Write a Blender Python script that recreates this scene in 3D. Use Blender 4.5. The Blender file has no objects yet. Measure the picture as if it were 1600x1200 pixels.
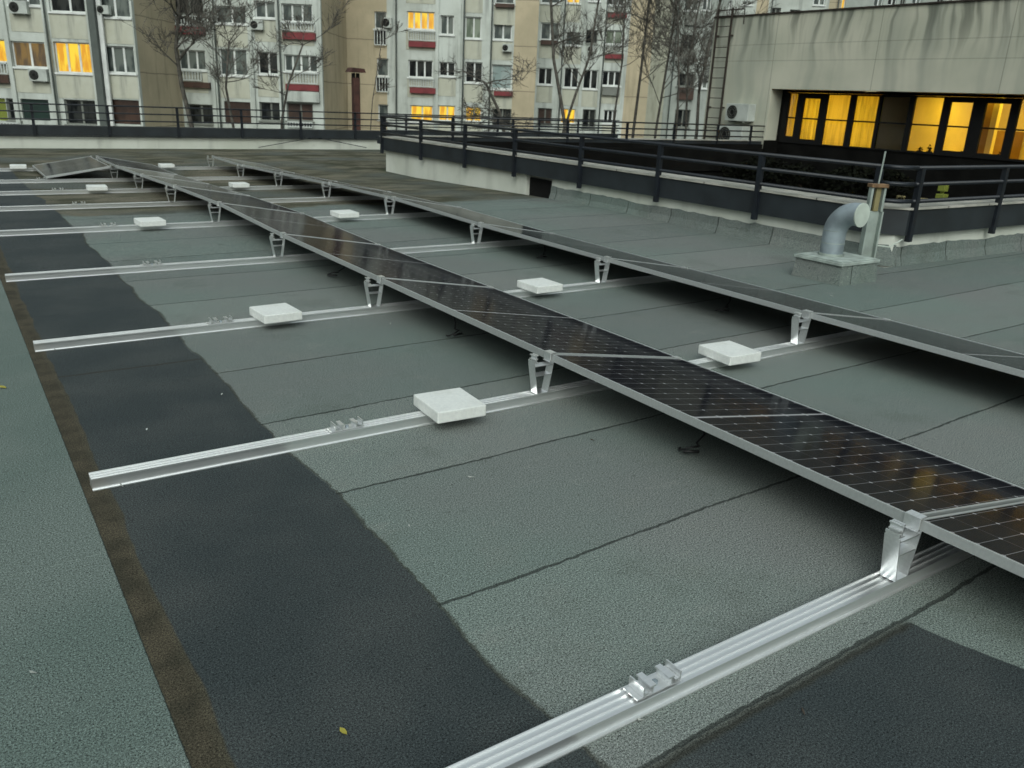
import bpy, math, random
from mathutils import Vector, Matrix, noise as mnoise
random.seed(7)
S = bpy.context.scene
COL = S.collection
# ------------------------------------------------------------------ camera
YAW, PITCH, ROLL = 0.604951, -0.332648, 0.044909
CAM = Vector((-2.48446, -1.24320, 1.49592))
fw = Vector((math.sin(YAW)*math.cos(PITCH), math.cos(YAW)*math.cos(PITCH), math.sin(PITCH)))
rg = Vector((math.cos(YAW), -math.sin(YAW), 0)); up = rg.cross(fw)
r2 = rg*math.cos(ROLL)+up*math.sin(ROLL); u2 = -rg*math.sin(ROLL)+up*math.cos(ROLL)
cd = bpy.data.cameras.new('camera'); cam = bpy.data.objects.new('camera', cd); COL.objects.link(cam)
cd.sensor_width = 36; cd.lens = 1295.82/1600*36; cd.clip_start = 0.05; cd.clip_end = 2000
m3 = Matrix((r2, u2, -fw)).transposed(); cam.matrix_world = Matrix.Translation(CAM) @ m3.to_4x4()
S.camera = cam
cd.dof.use_dof = True; cd.dof.focus_distance = 3.2; cd.dof.aperture_fstop = 7.0
# ------------------------------------------------------------------ sky and sun
W = bpy.data.worlds.new('World'); S.world = W; W.use_nodes = True
wn = W.node_tree; wn.nodes.clear()
sky = wn.nodes.new('ShaderNodeTexSky'); sky.sky_type = 'NISHITA'; sky.sun_disc = False
sky.sun_elevation = math.radians(14); sky.sun_rotation = math.radians(215); sky.air_density = 2.0; sky.dust_density = 5.0; sky.ozone_density = 2.0
hs = wn.nodes.new('ShaderNodeHueSaturation'); hs.inputs['Saturation'].default_value = 0.22
tint = wn.nodes.new('ShaderNodeMix'); tint.data_type = 'RGBA'; tint.blend_type = 'MULTIPLY'; tint.inputs[0].default_value = 1
tint.inputs[7].default_value = (0.90, 1.0, 0.99, 1)
bg = wn.nodes.new('ShaderNodeBackground'); bg.inputs['Strength'].default_value = 0.10
wo = wn.nodes.new('ShaderNodeOutputWorld')
wn.links.new(sky.outputs[0], hs.inputs['Color']); wn.links.new(hs.outputs[0], tint.inputs[6]); 
# overcast sky: brighter overhead than near the horizon
wtc = wn.nodes.new('ShaderNodeTexCoord'); wsx = wn.nodes.new('ShaderNodeSeparateXYZ'); wmr = wn.nodes.new('ShaderNodeMapRange'); wvm = wn.nodes.new('ShaderNodeVectorMath'); wvm.operation = 'SCALE'
wmr.inputs[1].default_value = 0.0; wmr.inputs[2].default_value = 1.0; wmr.inputs[3].default_value = 0.34; wmr.inputs[4].default_value = 1.42
wn.links.new(wtc.outputs['Generated'], wsx.inputs[0]); wn.links.new(wsx.outputs[2], wmr.inputs[0]); wn.links.new(wmr.outputs[0], wvm.inputs['Scale'])
wn.links.new(tint.outputs[2], wvm.inputs[0]); wn.links.new(wvm.outputs[0], bg.inputs[0]); wn.links.new(bg.outputs[0], wo.inputs[0])
sd = bpy.data.lights.new('sun', 'SUN'); sun = bpy.data.objects.new('sun', sd); COL.objects.link(sun)
sd.energy = 0.5; sd.angle = math.radians(40); sd.color = (1.0, 1.0, 0.93)
SUNEL, SUNAZ = math.radians(38), math.radians(215)   # azimuth clockwise from +Y
sdir = Vector((math.sin(SUNAZ)*math.cos(SUNEL), math.cos(SUNAZ)*math.cos(SUNEL), math.sin(SUNEL)))
sky.sun_elevation = SUNEL; sky.sun_rotation = SUNAZ
sun.rotation_euler = (-sdir).to_track_quat('-Z', 'Y').to_euler()
S.view_settings.view_transform = 'Standard'; S.view_settings.look = 'None'
S.view_settings.exposure = 0.36; S.view_settings.gamma = 1.0
S.render.engine = 'CYCLES'

# ------------------------------------------------------------------ mesh helpers
class MB:
    def __init__(s): s.v = []; s.f = []; s.m = []
    def add(s, vs, fs, mi=0):
        b = len(s.v); s.v += [tuple(x) for x in vs]; s.f += [tuple(b+i for i in f) for f in fs]; s.m += [mi]*len(fs); return s
    def box(s, x0, x1, y0, y1, z0, z1, mi=0):
        return s.add([(x0,y0,z0),(x1,y0,z0),(x1,y1,z0),(x0,y1,z0),(x0,y0,z1),(x1,y0,z1),(x1,y1,z1),(x0,y1,z1)],
            [(0,3,2,1),(4,5,6,7),(0,1,5,4),(1,2,6,5),(2,3,7,6),(3,0,4,7)], mi)
    def quad(s, a, b, c, d, mi=0): return s.add([a,b,c,d], [(0,1,2,3)], mi)
    def tube(s, path, r, n=8, mi=0, caps=True):
        P = [Vector(p) for p in path]; k = len(P); rr = r if isinstance(r, (list, tuple)) else [r]*k
        vs = []; ref = None
        for i, p in enumerate(P):
            t = (P[min(i+1, k-1)]-P[max(i-1, 0)]).normalized()
            if ref is None: ref = t.orthogonal().normalized()
            ref = (ref - t*ref.dot(t)).normalized(); b = t.cross(ref)
            for j in range(n):
                a = 2*math.pi*j/n; vs.append(p+(ref*math.cos(a)+b*math.sin(a))*rr[i])
        fs = [(i*n+j, i*n+(j+1)%n, (i+1)*n+(j+1)%n, (i+1)*n+j) for i in range(k-1) for j in range(n)]
        if caps: fs += [tuple(range(n))[::-1], tuple((k-1)*n+j for j in range(n))]
        return s.add(vs, fs, mi)
    def prism(s, poly, a, b, axis='y', mi=0):
        # closed 2-D outline swept along an axis; outline is (x,z) for 'y', (y,z) for 'x', (x,y) for 'z'
        def P(p, t): return (p[0], t, p[1]) if axis == 'y' else (t, p[0], p[1]) if axis == 'x' else (p[0], p[1], t)
        n = len(poly); vs = [P(p, a) for p in poly]+[P(p, b) for p in poly]
        fs = [(i, (i+1) % n, n+(i+1) % n, n+i) for i in range(n)]+[tuple(range(n))[::-1], tuple(range(n, 2*n))]
        return s.add(vs, fs, mi)
    def build(s, name, mats, parent=None, smooth=False, bevel=0, fix=True):
        me = bpy.data.meshes.new(name); me.from_pydata(s.v, [], s.f)
        for m in (mats if isinstance(mats, (list, tuple)) else [mats]): me.materials.append(m)
        for p, mi in zip(me.polygons, s.m): p.material_index = mi; p.use_smooth = smooth
        if fix:
            import bmesh
            bm = bmesh.new(); bm.from_mesh(me); bmesh.ops.recalc_face_normals(bm, faces=bm.faces); bm.to_mesh(me); bm.free()
        o = bpy.data.objects.new(name, me); COL.objects.link(o)
        if parent: o.parent = parent
        if bevel:
            b = o.modifiers.new('bevel', 'BEVEL'); b.width = bevel; b.segments = 2; b.limit_method = 'ANGLE'
        return o
def tag(o, label=None, cat=None, group=None, kind=None):
    if label: o['label'] = label
    if cat: o['category'] = cat
    if group: o['group'] = group
    if kind: o['kind'] = kind
    return o
def empty(name, loc=(0,0,0), rz=0, label=None, cat=None, group=None):
    o = bpy.data.objects.new(name, None); COL.objects.link(o); o.location = loc; o.rotation_euler = (0,0,rz); o.empty_display_size = .1
    return tag(o, label, cat, group)
def copy_tree(o, parent=None):
    c = o.copy(); COL.objects.link(c); c.parent = parent
    for k in ('label',):
        if k in c and parent is None: del c[k]
    for ch in [x for x in o.children]: copy_tree(ch, c)
    return c

# ------------------------------------------------------------------ material helpers
class NT:
    def __init__(s, name):
        s.mat = bpy.data.materials.new(name); s.mat.use_nodes = True; s.t = s.mat.node_tree
        s.b = s.t.nodes['Principled BSDF']; s.tc = s.t.nodes.new('ShaderNodeTexCoord')
    def put(s, x, sock):
        if isinstance(x, bpy.types.NodeSocket): s.t.links.new(x, sock)
        elif isinstance(x, (tuple, list)) and len(x) == 3 and sock.type == 'RGBA': sock.default_value = (*x, 1)
        else: sock.default_value = x
    def math(s, op, a, b=0.0, c=None, clamp=False):
        n = s.t.nodes.new('ShaderNodeMath'); n.operation = op; n.use_clamp = clamp
        s.put(a, n.inputs[0]); s.put(b, n.inputs[1])
        if c is not None: s.put(c, n.inputs[2])
        return n.outputs[0]
    def step(s, x, e0, e1):   # smooth 0..1 between e0 and e1
        n = s.t.nodes.new('ShaderNodeMapRange'); n.interpolation_type = 'SMOOTHSTEP'
        s.put(x, n.inputs[0]); s.put(e0, n.inputs[1]); s.put(e1, n.inputs[2]); return n.outputs[0]
    def obj(s): return s.tc.outputs['Object']
    def xyz(s, v=None):
        n = s.t.nodes.new('ShaderNodeSeparateXYZ'); s.put(v or s.obj(), n.inputs[0]); return n.outputs
    def scale(s, v, sc):
        n = s.t.nodes.new('ShaderNodeMapping'); s.put(v, n.inputs[0]); n.inputs['Scale'].default_value = sc; return n.outputs[0]
    def noise(s, sc, v=None, det=2.0, rough=.5):
        n = s.t.nodes.new('ShaderNodeTexNoise'); s.put(v or s.obj(), n.inputs['Vector']); n.inputs['Scale'].default_value = sc
        n.inputs['Detail'].default_value = det; n.inputs['Roughness'].default_value = rough; return n.outputs[0]
    def mix(s, f, a, b, mode='MIX'):
        n = s.t.nodes.new('ShaderNodeMix'); n.data_type = 'RGBA'; n.blend_type = mode
        s.put(f, n.inputs[0]); s.put(a, n.inputs[6]); s.put(b, n.inputs[7]); return n.outputs[2]
    def out(s, col=None, rough=None, metal=None, bump=None, bstr=.3, bdist=.01, spec=None):
        if col is not None: s.put(col, s.b.inputs['Base Color'])
        if rough is not None: s.put(rough, s.b.inputs['Roughness'])
        if metal is not None: s.put(metal, s.b.inputs['Metallic'])
        if spec is not None: s.put(spec, s.b.inputs['Specular IOR Level'])
        if bump is not None:
            n = s.t.nodes.new('ShaderNodeBump'); n.inputs['Strength'].default_value = bstr; n.inputs['Distance'].default_value = bdist
            s.put(bump, n.inputs['Height']); s.t.links.new(n.outputs[0], s.b.inputs['Normal'])
        return s.mat
def simple(name, col, rough=.6, metal=0, var=.12, sc=6, bump=0, spec=.5):
    n = NT(name); a = n.noise(sc, det=4)
    c = n.mix(n.step(a, .3, .7), tuple(x*(1-var) for x in col), tuple(min(1, x*(1+var)) for x in col))
    return n.out(c, rough, metal, bump=n.noise(sc*12) if bump else None, bstr=bump, spec=spec)
def lit(name, c1, c2, strength, sc=3):
    n = NT(name); x = n.noise(sc, n.scale(n.obj(), (1.4, 1, .35)), det=3)
    c = n.mix(n.step(x, .38, .62), c1, c2); n.out((.02,.02,.02), .4)
    n.put(c, n.b.inputs['Emission Color']); n.b.inputs['Emission Strength'].default_value = strength
    return n.mat

def roof_material(name, seam_axis='y', zones=True):
    n = NT(name); x, y, z = n.xyz()[:3]
    w1 = n.noise(1.3); w2 = n.noise(9.0); fine = n.noise(165, det=3, rough=.75); grit = n.noise(330, det=2, rough=.8); big = n.noise(.55, det=3); mid = n.noise(4.0, det=4, rough=.6)
    wx = n.math('ADD', x, n.math('ADD', n.math('MULTIPLY', n.math('SUBTRACT', w1, .5), .12), n.math('MULTIPLY', n.math('SUBTRACT', w2, .5), .025)))
    a = n.math('ADD', y, n.math('MULTIPLY', x, -.03)) if seam_axis == 'y' else x
    a = n.math('ADD', a, n.math('ADD', n.math('MULTIPLY', n.math('SUBTRACT', n.noise(.8), .5), .07), n.math('MULTIPLY', n.math('SUBTRACT', n.noise(22), .5), .018)))
    u = n.math('DIVIDE', n.math('SUBTRACT', a, .73), .84); k = n.math('FLOOR', n.math('ADD', u, .5))
    d = n.math('MULTIPLY', n.math('SUBTRACT', u, k), .84)          # signed metres from the lap
    ad = n.math('ABSOLUTE', d)
    width = n.math('MULTIPLY_ADD', n.noise(6.0, det=4), .010, -.001)
    seam = n.math('SUBTRACT', 1.0, n.step(ad, width, n.math('ADD', width, .005)))
    wn_ = n.t.nodes.new('ShaderNodeTexWhiteNoise'); wn_.noise_dimensions = '1D'; n.put(n.math('FLOOR', u), wn_.inputs['W'])
    base = n.mix(n.step(big, .35, .65), LIGHT0, LIGHT1)
    base = n.mix(n.math('MULTIPLY', wn_.outputs[0], .34), base, (.06, .09, .085))
    base = n.mix(n.math('MULTIPLY', n.step(mid, .5, .75), .25), base, (.18, .185, .165))
    scuff = n.noise(3.2, n.scale(n.obj(), (1, 2.2, 1)), det=6, rough=.72); base = n.mix(n.math('MULTIPLY', n.step(scuff, .56, .70), .35), base, (.22, .235, .215))
    base = n.mix(n.math('MULTIPLY', n.step(n.noise(1.5, det=6, rough=.7), .54, .66), .30), base, (.085, .10, .085))
    step_h = n.math('MULTIPLY', n.step(d, -.004, .004), .004)
    if zones:
        yl = n.math('ADD', y, n.math('MULTIPLY', n.math('SUBTRACT', n.noise(.7, det=4), .5), 1.6))
        yl = n.math('ADD', yl, n.math('MULTIPLY', n.math('SUBTRACT', mid, .5), .5))
        moss = n.step(yl, 9.35, 9.6)
        mc = n.mix(n.step(n.noise(1.6, n.scale(n.obj(), (.7, 1.2, 1)), det=5, rough=.65), .38, .62), (.040, .042, .024), (.135, .125, .092))
        mc = n.mix(n.step(n.noise(.5, det=3), .45, .68), mc, (.085, .095, .085))
        base = n.mix(moss, base, mc); seam = n.math('MULTIPLY', seam, n.math('SUBTRACT', 1.0, n.math('MULTIPLY', moss, .75)))
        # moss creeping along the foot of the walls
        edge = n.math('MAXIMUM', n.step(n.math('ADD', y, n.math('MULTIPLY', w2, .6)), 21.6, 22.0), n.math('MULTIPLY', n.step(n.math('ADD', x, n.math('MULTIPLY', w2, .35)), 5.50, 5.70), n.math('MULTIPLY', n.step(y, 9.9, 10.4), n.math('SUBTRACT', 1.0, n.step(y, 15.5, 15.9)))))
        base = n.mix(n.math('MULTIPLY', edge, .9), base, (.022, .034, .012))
        dark = n.mix(n.step(n.noise(2.0, det=4), .35, .7), DARK0, DARK1)
        # scalloped right edge of the dark strip
        ex = n.math('ADD', n.math('ADD', wx, n.math('MULTIPLY', n.math('SUBTRACT', n.noise(28, det=4, rough=.7), .5), .035)), n.math('MULTIPLY', n.math('SINE', n.math('MULTIPLY', y, 3.7)), .012))
        m1 = n.math('MULTIPLY', n.math('SUBTRACT', 1.0, n.step(ex, -1.395, -1.385)), n.math('SUBTRACT', 1.0, n.step(yl, 16.0, 16.6)))
        near = n.math('MULTIPLY', n.math('SUBTRACT', 1.0, n.step(a, -.135, -.125)), n.math('SUBTRACT', 1.0, n.step(n.math('ADD', wx, n.math('MULTIPLY', y, .25)), -.205, -.195)))
        dm = n.math('MAXIMUM', m1, near)
        base = n.mix(dm, base, dark); 
        # dirt line round the edge of the dark sheets
        rim = n.math('SUBTRACT', 1.0, n.step(n.math('ABSOLUTE', n.math('SUBTRACT', ex, -1.385)), .001, n.math('MULTIPLY_ADD', n.noise(2.5, det=4), .045, -.010)))
        rim = n.math('MULTIPLY', rim, n.math('SUBTRACT', 1.0, moss))
        rim2 = n.math('MULTIPLY', n.math('SUBTRACT', 1.0, n.step(n.math('ABSOLUTE', n.math('ADD', a, .13)), .006, .026)), n.math('SUBTRACT', 1.0, n.step(x, -.22, -.12)))
        rim3 = n.math('MULTIPLY', n.math('SUBTRACT', 1.0, n.step(n.math('ABSOLUTE', n.math('SUBTRACT', y, n.math('MULTIPLY_ADD', w2, .03, 3.48))), .006, .018)), m1)
        seam = n.math('MULTIPLY', seam, n.math('SUBTRACT', 1.0, dm))
        rr = n.math('MAXIMUM', n.math('MAXIMUM', rim, rim2), rim3)
        base = n.mix(n.math('MULTIPLY', rr, .75), base, (.030, .030, .022))
        # brown gutter strip and the separate green sheet on the left
        gx = n.math('ADD', x, n.math('ADD', n.math('MULTIPLY', n.math('SUBTRACT', n.noise(3.2), .5), .05), n.math('MULTIPLY', n.math('SUBTRACT', w1, .5), .04)))
        bm_ = n.math('SUBTRACT', 1.0, n.step(gx, -2.117, -2.108))
        brown = n.mix(n.step(n.noise(7, det=5), .35, .65), (.036, .033, .022), (.064, .055, .037))
        brown = n.mix(n.math('MULTIPLY', n.step(gx, -2.145, -2.12), .4), brown, (.07, .065, .045))
        base = n.mix(bm_, base, brown)
        lm = n.math('SUBTRACT', 1.0, n.step(n.math('ADD', x, n.math('MULTIPLY', n.math('SUBTRACT', n.noise(30), .5), .006)), -2.203, -2.199))
        left = n.mix(n.step(n.noise(1.1, det=4), .35, .65), LEFT0, LEFT1)
        base = n.mix(lm, base, left)
        seam = n.math('MULTIPLY', seam, n.math('SUBTRACT', 1.0, bm_)); 
        ht = n.math('ADD', n.math('MULTIPLY', dm, .003), n.math('MULTIPLY', lm, .006))
    else: ht = 0.0
    col = n.mix(n.math('MULTIPLY', seam, .8), base, (.016, .020, .018))
    g = n.math('ADD', n.math('MULTIPLY', n.math('SUBTRACT', fine, .5), 4.6), n.math('MULTIPLY', n.math('SUBTRACT', grit, .5), 3.0))
    sp_ = n.noise(210, det=1); g = n.math('ADD', g, n.math('MULTIPLY', n.step(sp_, .64, .74), 1.3)); g = n.math('SUBTRACT', g, n.math('MULTIPLY', n.step(n.noise(38, det=3), .60, .72), .25))
    col = n.mix(1.0, col, n.math('ADD', 1.0, g), 'MULTIPLY')
    b = n.math('ADD', n.math('ADD', step_h, ht), n.math('MULTIPLY', grit, .0003))
    b = n.math('SUBTRACT', b, n.math('MULTIPLY', seam, .003))
    return n.out(col, .92, bump=b, bstr=.8, bdist=1.0, spec=.25)
LIGHT0, LIGHT1 = (.172,.183,.174), (.160,.196,.178)
DARK0, DARK1 = (.033,.042,.044), (.049,.057,.057)
LEFT0, LEFT1 = (.102,.135,.122), (.132,.162,.148)
M = {}
M['roof'] = roof_material('roof_membrane')
M['curb'] = roof_material('curb_membrane', 'y', False)
M['curbx'] = roof_material('curb_membrane_side', 'x', False)
def alu(name, col, rough):
    n = NT(name); st = n.noise(14, n.scale(n.obj(), (.15, 6, 6)), det=3); sp = n.noise(3, det=3)
    c = n.mix(n.step(st, .3, .7), tuple(v*.92 for v in col), col)
    return n.out(c, n.math('MULTIPLY_ADD', sp, .10, rough), .88, bump=st, bstr=.05)
M['alu'] = alu('mill_aluminium', (.97,.98,.98), .26)
M['alu2'] = alu('anodised_frame', (.68,.70,.69), .42)
n = NT('concrete_paver'); q = n.noise(60, det=4, rough=.7); c = n.mix(n.step(q, .3, .7), (.66,.68,.66), (.74,.76,.73))
c = n.mix(n.math('MULTIPLY', n.step(n.noise(9, det=4), .52, .75), .30), c, (.50,.51,.46)); M['paver'] = n.out(c, .85, bump=q, bstr=.35, bdist=.004)
# solar glass: grid of dark cells with pale joints, clipped corners and a wider middle joint
n = NT('solar_cells'); x, y, z = n.xyz()[:3]
def cellf(v, size, off):
    t = n.math('FRACT', n.math('DIVIDE', n.math('SUBTRACT', v, off), size))
    return n.math('MULTIPLY', n.math('MINIMUM', t, n.math('SUBTRACT', 1.0, t)), size)
dx = cellf(x, .1535, .021); ay = n.math('ABSOLUTE', n.math('SUBTRACT', y, 1.0)); dy = cellf(ay, .0805, .012)
line = n.math('MAXIMUM', n.math('MULTIPLY', n.math('LESS_THAN', dx, .0011), .5), n.math('LESS_THAN', dy, .0013))
dia = n.math('LESS_THAN', n.math('ADD', dx, dy), .0085); mid_ = n.math('LESS_THAN', ay, .0065)
bus = n.math('MULTIPLY', n.math('LESS_THAN', cellf(x, .1535/9, .021), .0004), .12)
inside = n.math('LESS_THAN', ay, .98)
msk = n.math('MAXIMUM', n.math('MAXIMUM', n.math('MULTIPLY', line, .42), n.math('MULTIPLY', dia, .75)), n.math('MAXIMUM', n.math('MULTIPLY', mid_, 1.15), bus))
wnn = n.t.nodes.new('ShaderNodeTexWhiteNoise'); wnn.noise_dimensions = '2D'
cb = n.t.nodes.new('ShaderNodeCombineXYZ'); n.put(n.math('FLOOR', n.math('DIVIDE', n.math('SUBTRACT', x, .021), .1535)), cb.inputs[0]); n.put(n.math('FLOOR', n.math('DIVIDE', y, .161)), cb.inputs[1]); n.put(cb.outputs[0], wnn.inputs['Vector'])
cc = n.mix(wnn.outputs[0], (.003,.004,.008), (.006,.006,.010)); c = n.mix(msk, cc, (.42,.42,.43))
M['cells'] = n.out(c, n.math('MULTIPLY_ADD', n.noise(1.5, det=3), .06, .08), 0, spec=.03)
M['backsheet'] = simple('panel_backsheet', (.03,.03,.03), .6)
M['black'] = simple('black_rubber', (.012,.012,.013), .5)
M['darkmetal'] = simple('dark_painted_steel', (.008,.011,.016), .45, var=.3, sc=8)
M['fascia'] = simple('dark_sheet_metal', (.018,.023,.027), .5, var=.25, sc=3)
n = NT('coping_concrete'); x, y, z = n.xyz()[:3]
jt = n.math('FRACT', n.math('DIVIDE', n.math('ADD', x, y), .83)); jm = n.math('LESS_THAN', jt, .022)
c = n.mix(n.step(n.noise(3, det=4), .35, .7), (.30,.30,.26), (.48,.46,.41)); M['coping'] = n.out(n.mix(n.math('MULTIPLY', jm, .85), c, (.02,.02,.02)), .8)
def plaster(name, c1, c2, grime=.45, seamz=None, stre=1.0):
    n = NT(name); x, y, z = n.xyz()[:3]
    a = n.noise(.35, det=5, rough=.6); c = n.mix(n.step(a, .35, .65), c1, c2)
    st = n.noise(1.6, n.scale(n.obj(), (1, 1, .10)), det=4, rough=.6)
    c = n.mix(n.math('MULTIPLY', n.step(st, .50, .72), grime*stre), c, tuple(v*.32 for v in c1))
    bl = n.noise(1.8, det=5, rough=.7); c = n.mix(n.math('MULTIPLY', n.step(bl, .55, .75), grime*.6), c, tuple(v*.45 for v in c2))
    if seamz:
        t = n.math('FRACT', n.math('DIVIDE', n.math('ADD', z, n.math('MULTIPLY_ADD', n.noise(.9), .1, seamz[1])), seamz[0]))
        sm = n.math('LESS_THAN', t, .022); c = n.mix(n.math('MULTIPLY', sm, .5), c, (.06,.06,.05))
    return n.out(c, .9, bump=n.noise(14, det=4), bstr=.15)
M['white'] = plaster('weathered_white_plaster', (.60,.64,.60), (.45,.48,.44), .6)
M['spandrel'] = plaster('yellowed_plaster', (.56,.57,.49), (.47,.47,.38), .6)
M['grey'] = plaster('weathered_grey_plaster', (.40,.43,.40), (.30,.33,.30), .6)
M['tan'] = plaster('weathered_tan_plaster', (.54,.46,.32), (.43,.37,.255), .4, (2.7, .3))
M['cream'] = plaster('cream_plaster', (.46,.46,.37), (.38,.38,.30), .5)
M['parapet'] = plaster('white_parapet_render', (.66,.68,.62), (.52,.54,.47), .4)
# weathered concrete wall of the building over the courtyard
n = NT('streaked_concrete'); x, y, z = n.xyz()[:3]
c = n.mix(n.step(n.noise(.6, det=5), .35, .65), (.46,.465,.375), (.56,.55,.45))
sk = n.math('ADD', y, n.math('MULTIPLY', n.math('SUBTRACT', n.noise(.8), .5), .5))
cmb = n.t.nodes.new('ShaderNodeCombineXYZ'); n.put(sk, cmb.inputs[0]); n.put(n.math('MULTIPLY', z, .06), cmb.inputs[1])
st = n.noise(1.25, cmb.outputs[0], det=3, rough=.55); c = n.mix(n.math('MULTIPLY', n.step(st, .42, .70), .65), c, (.27,.29,.25))
st2 = n.noise(5, cmb.outputs[0], det=2); c = n.mix(n.math('MULTIPLY', n.math('MULTIPLY', n.step(st2, .42, .68), n.step(z, 16.4, 18.0)), .8), c, (.11,.12,.095))
for zz in (17.2, 16.77):
    ln = n.math('LESS_THAN', n.math('ABSOLUTE', n.math('SUBTRACT', z, zz)), .012); c = n.mix(n.math('MULTIPLY', ln, .28), c, (.08,.085,.07))
for yy in (6.4, 3.2, 0.0):
    ln = n.math('LESS_THAN', n.math('ABSOLUTE', n.math('SUBTRACT', y, yy)), .012); c = n.mix(n.math('MULTIPLY', ln, .4), c, (.07,.075,.06))
M['concrete'] = n.out(c, .9, bump=n.noise(20, det=4), bstr=.12)
M['wframe'] = simple('white_window_frame', (.68,.70,.68), .5, sc=2)
M['gframe'] = simple('grey_window_frame', (.17,.18,.16), .5, sc=2)
M['red'] = simple('red_painted_ledge', (.16,.026,.030), .7, var=.3, sc=2)
M['rail'] = simple('grey_white_balusters', (.50,.53,.51), .6, sc=2)
def glassy(name, c1, c2, sc=1.6, spec=.5):
    n = NT(name); x = n.noise(sc, n.scale(n.obj(), (1.6, 1, .5)), det=3)
    return n.out(n.mix(n.step(x, .4, .6), c1, c2), .12, spec=spec)
M['gl'] = glassy('curtained_window_glass', (.055,.068,.066), (.15,.17,.155))
M['gld'] = glassy('dark_window_glass', (.008,.010,.011), (.035,.038,.036), spec=.35)
M['glc'] = glassy('green_curtain_window', (.12,.15,.11), (.24,.28,.22))
M['glp'] = glassy('frosted_window_glass', (.26,.33,.32), (.33,.39,.38), .8)
M['gll'] = lit('lit_window', (.75,.33,.012), (1,.68,.04), .8)
M['glk'] = lit('dim_curtain_window', (.20,.13,.06), (.55,.33,.08), .28)
M['sgreen'] = simple('green_shutter', (.006,.025,.019), .6, sc=2); M['sbrown'] = simple('brown_shutter', (.045,.022,.014), .6, var=.4, sc=2)
M['rust'] = simple('rusty_red_metal', (.060,.024,.018), .75, var=.35, sc=4)
M['syellow'] = simple('yellow_green_blind', (.17,.20,.03), .7, sc=2); M['dark'] = simple('dark_interior', (.007,.007,.007), .8, spec=.2)
M['atrium'] = simple('courtyard_shade_black', (.004,.004,.0035), .9, var=.5, sc=2, spec=.15); M['acw'] = simple('air_conditioner_casing', (.44,.47,.44), .45, sc=3)  # courtyard black has the deep shade of the well put into its colour
M['bark'] = simple('bare_tree_bark', (.085,.078,.066), .95, var=.4, sc=9); M['ground'] = simple('street_ground', (.05,.05,.047), .9, sc=.3)
M['galv'] = simple('galvanised_pipe', (.27,.32,.35), .5, .25, var=.25, sc=5); M['galv2'] = simple('pale_channel_metal', (.32,.37,.34), .55, .2, var=.2, sc=6)
M['pale'] = simple('pale_cover', (.50,.56,.50), .7, sc=5); M['lid'] = simple('weathered_lid', (.34,.39,.36), .7, var=.25, sc=9)
M['rustd'] = simple('dark_brown_steel', (.030,.022,.016), .8, var=.3, sc=4); M['rustc'] = simple('light_rust', (.17,.10,.05), .8, var=.35, sc=14)
M['ochre'] = simple('ochre_plaster', (.22,.19,.09), .8, sc=5); M['duct'] = simple('grey_green_duct', (.085,.10,.092), .6, sc=2); M['hedge'] = simple('dark_ivy_leaves', (.0045,.0055,.003), .9, spec=.1, var=.5, sc=3); M['slat'] = simple('brown_timber', (.016,.010,.006), .8, var=.4, sc=5)
# ------------------------------------------------------------------ the roof
GY = [(-30,0),(6,0),(8,.03),(10,0),(12,-.055),(14,-.11),(60,-.11)]
def g(y):
    for (a, za), (b, zb) in zip(GY, GY[1:]):
        if y <= b: return za+(zb-za)*(y-a)/(b-a)
    return -.11
PARY = 21.7
mb = MB()
def sheet(x0, x1, ys):
    for a, b in zip(ys, ys[1:]): mb.quad((x0,a,g(a)), (x1,a,g(a)), (x1,b,g(b)), (x0,b,g(b)))
ys = [-8,-2,0,2,3.6,5,6,7,8,9,10,11,12,13,14,15.4,17,19,PARY]
sheet(-14, 5.47, ys); sheet(5.47, 32, [-8,-2,0,2,3.62]); sheet(5.47, 17.4, [15.38,17,19,PARY])
tag(mb.build('roof', M['roof']), kind='structure')
tag(MB().quad((-900,-900,-14),(900,-900,-14),(900,900,-14),(-900,900,-14)).build('ground', M['ground']), kind='structure')
# shaded courtyard sunk into the roof
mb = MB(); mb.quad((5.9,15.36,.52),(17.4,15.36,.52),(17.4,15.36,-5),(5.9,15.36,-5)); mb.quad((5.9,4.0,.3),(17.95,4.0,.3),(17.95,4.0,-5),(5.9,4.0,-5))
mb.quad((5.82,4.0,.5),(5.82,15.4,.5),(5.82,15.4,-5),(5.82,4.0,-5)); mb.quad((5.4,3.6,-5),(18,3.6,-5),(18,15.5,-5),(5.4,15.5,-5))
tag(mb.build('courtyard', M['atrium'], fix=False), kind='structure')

# ------------------------------------------------------------------ outer parapet with its railing
p = empty('parapet', (0,PARY,-.11), 0, 'long white parapet wall with dark capping at the far end of the roof', 'parapet')
MB().box(-14,17.35,0,.22,-13.9,.30).build('wall', M['parapet'], p)
MB().box(-14,17.35,-.05,.30,.305,.47+.05).box(-14,17.35,-.075,-.052,.27,.295).build('capping', M['fascia'], p)
def railing(name, loc, rz, length, posts, zs, zb, r, label, pr=.03, flat=False):
    t = empty(name, loc, rz, label, 'railing')
    for x in posts:
        MB().box(x-pr, x+pr, -pr*.6, pr*.6, zb, zs[-1]+.01).build('post', M['darkmetal'], t)
    for z in zs:
        MB().tube([(0,-pr*.6-r*.9,z),(length,-pr*.6-r*.9,z)], r, 8).build('rail', M['darkmetal'], t, smooth=True)
    return t
railing('railing', (-14,PARY-.08,-.11), 0, 31.3, [i*1.6+.74 for i in range(20)], [.66,.83,1.00], .30, .016, 'three rail dark railing along the top of the far parapet')
st = empty('stay_bracing', (0,PARY-.1,-.11), 0, 'thin crossed stay bars against the white parapet near the courtyard corner', 'bracing')
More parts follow.
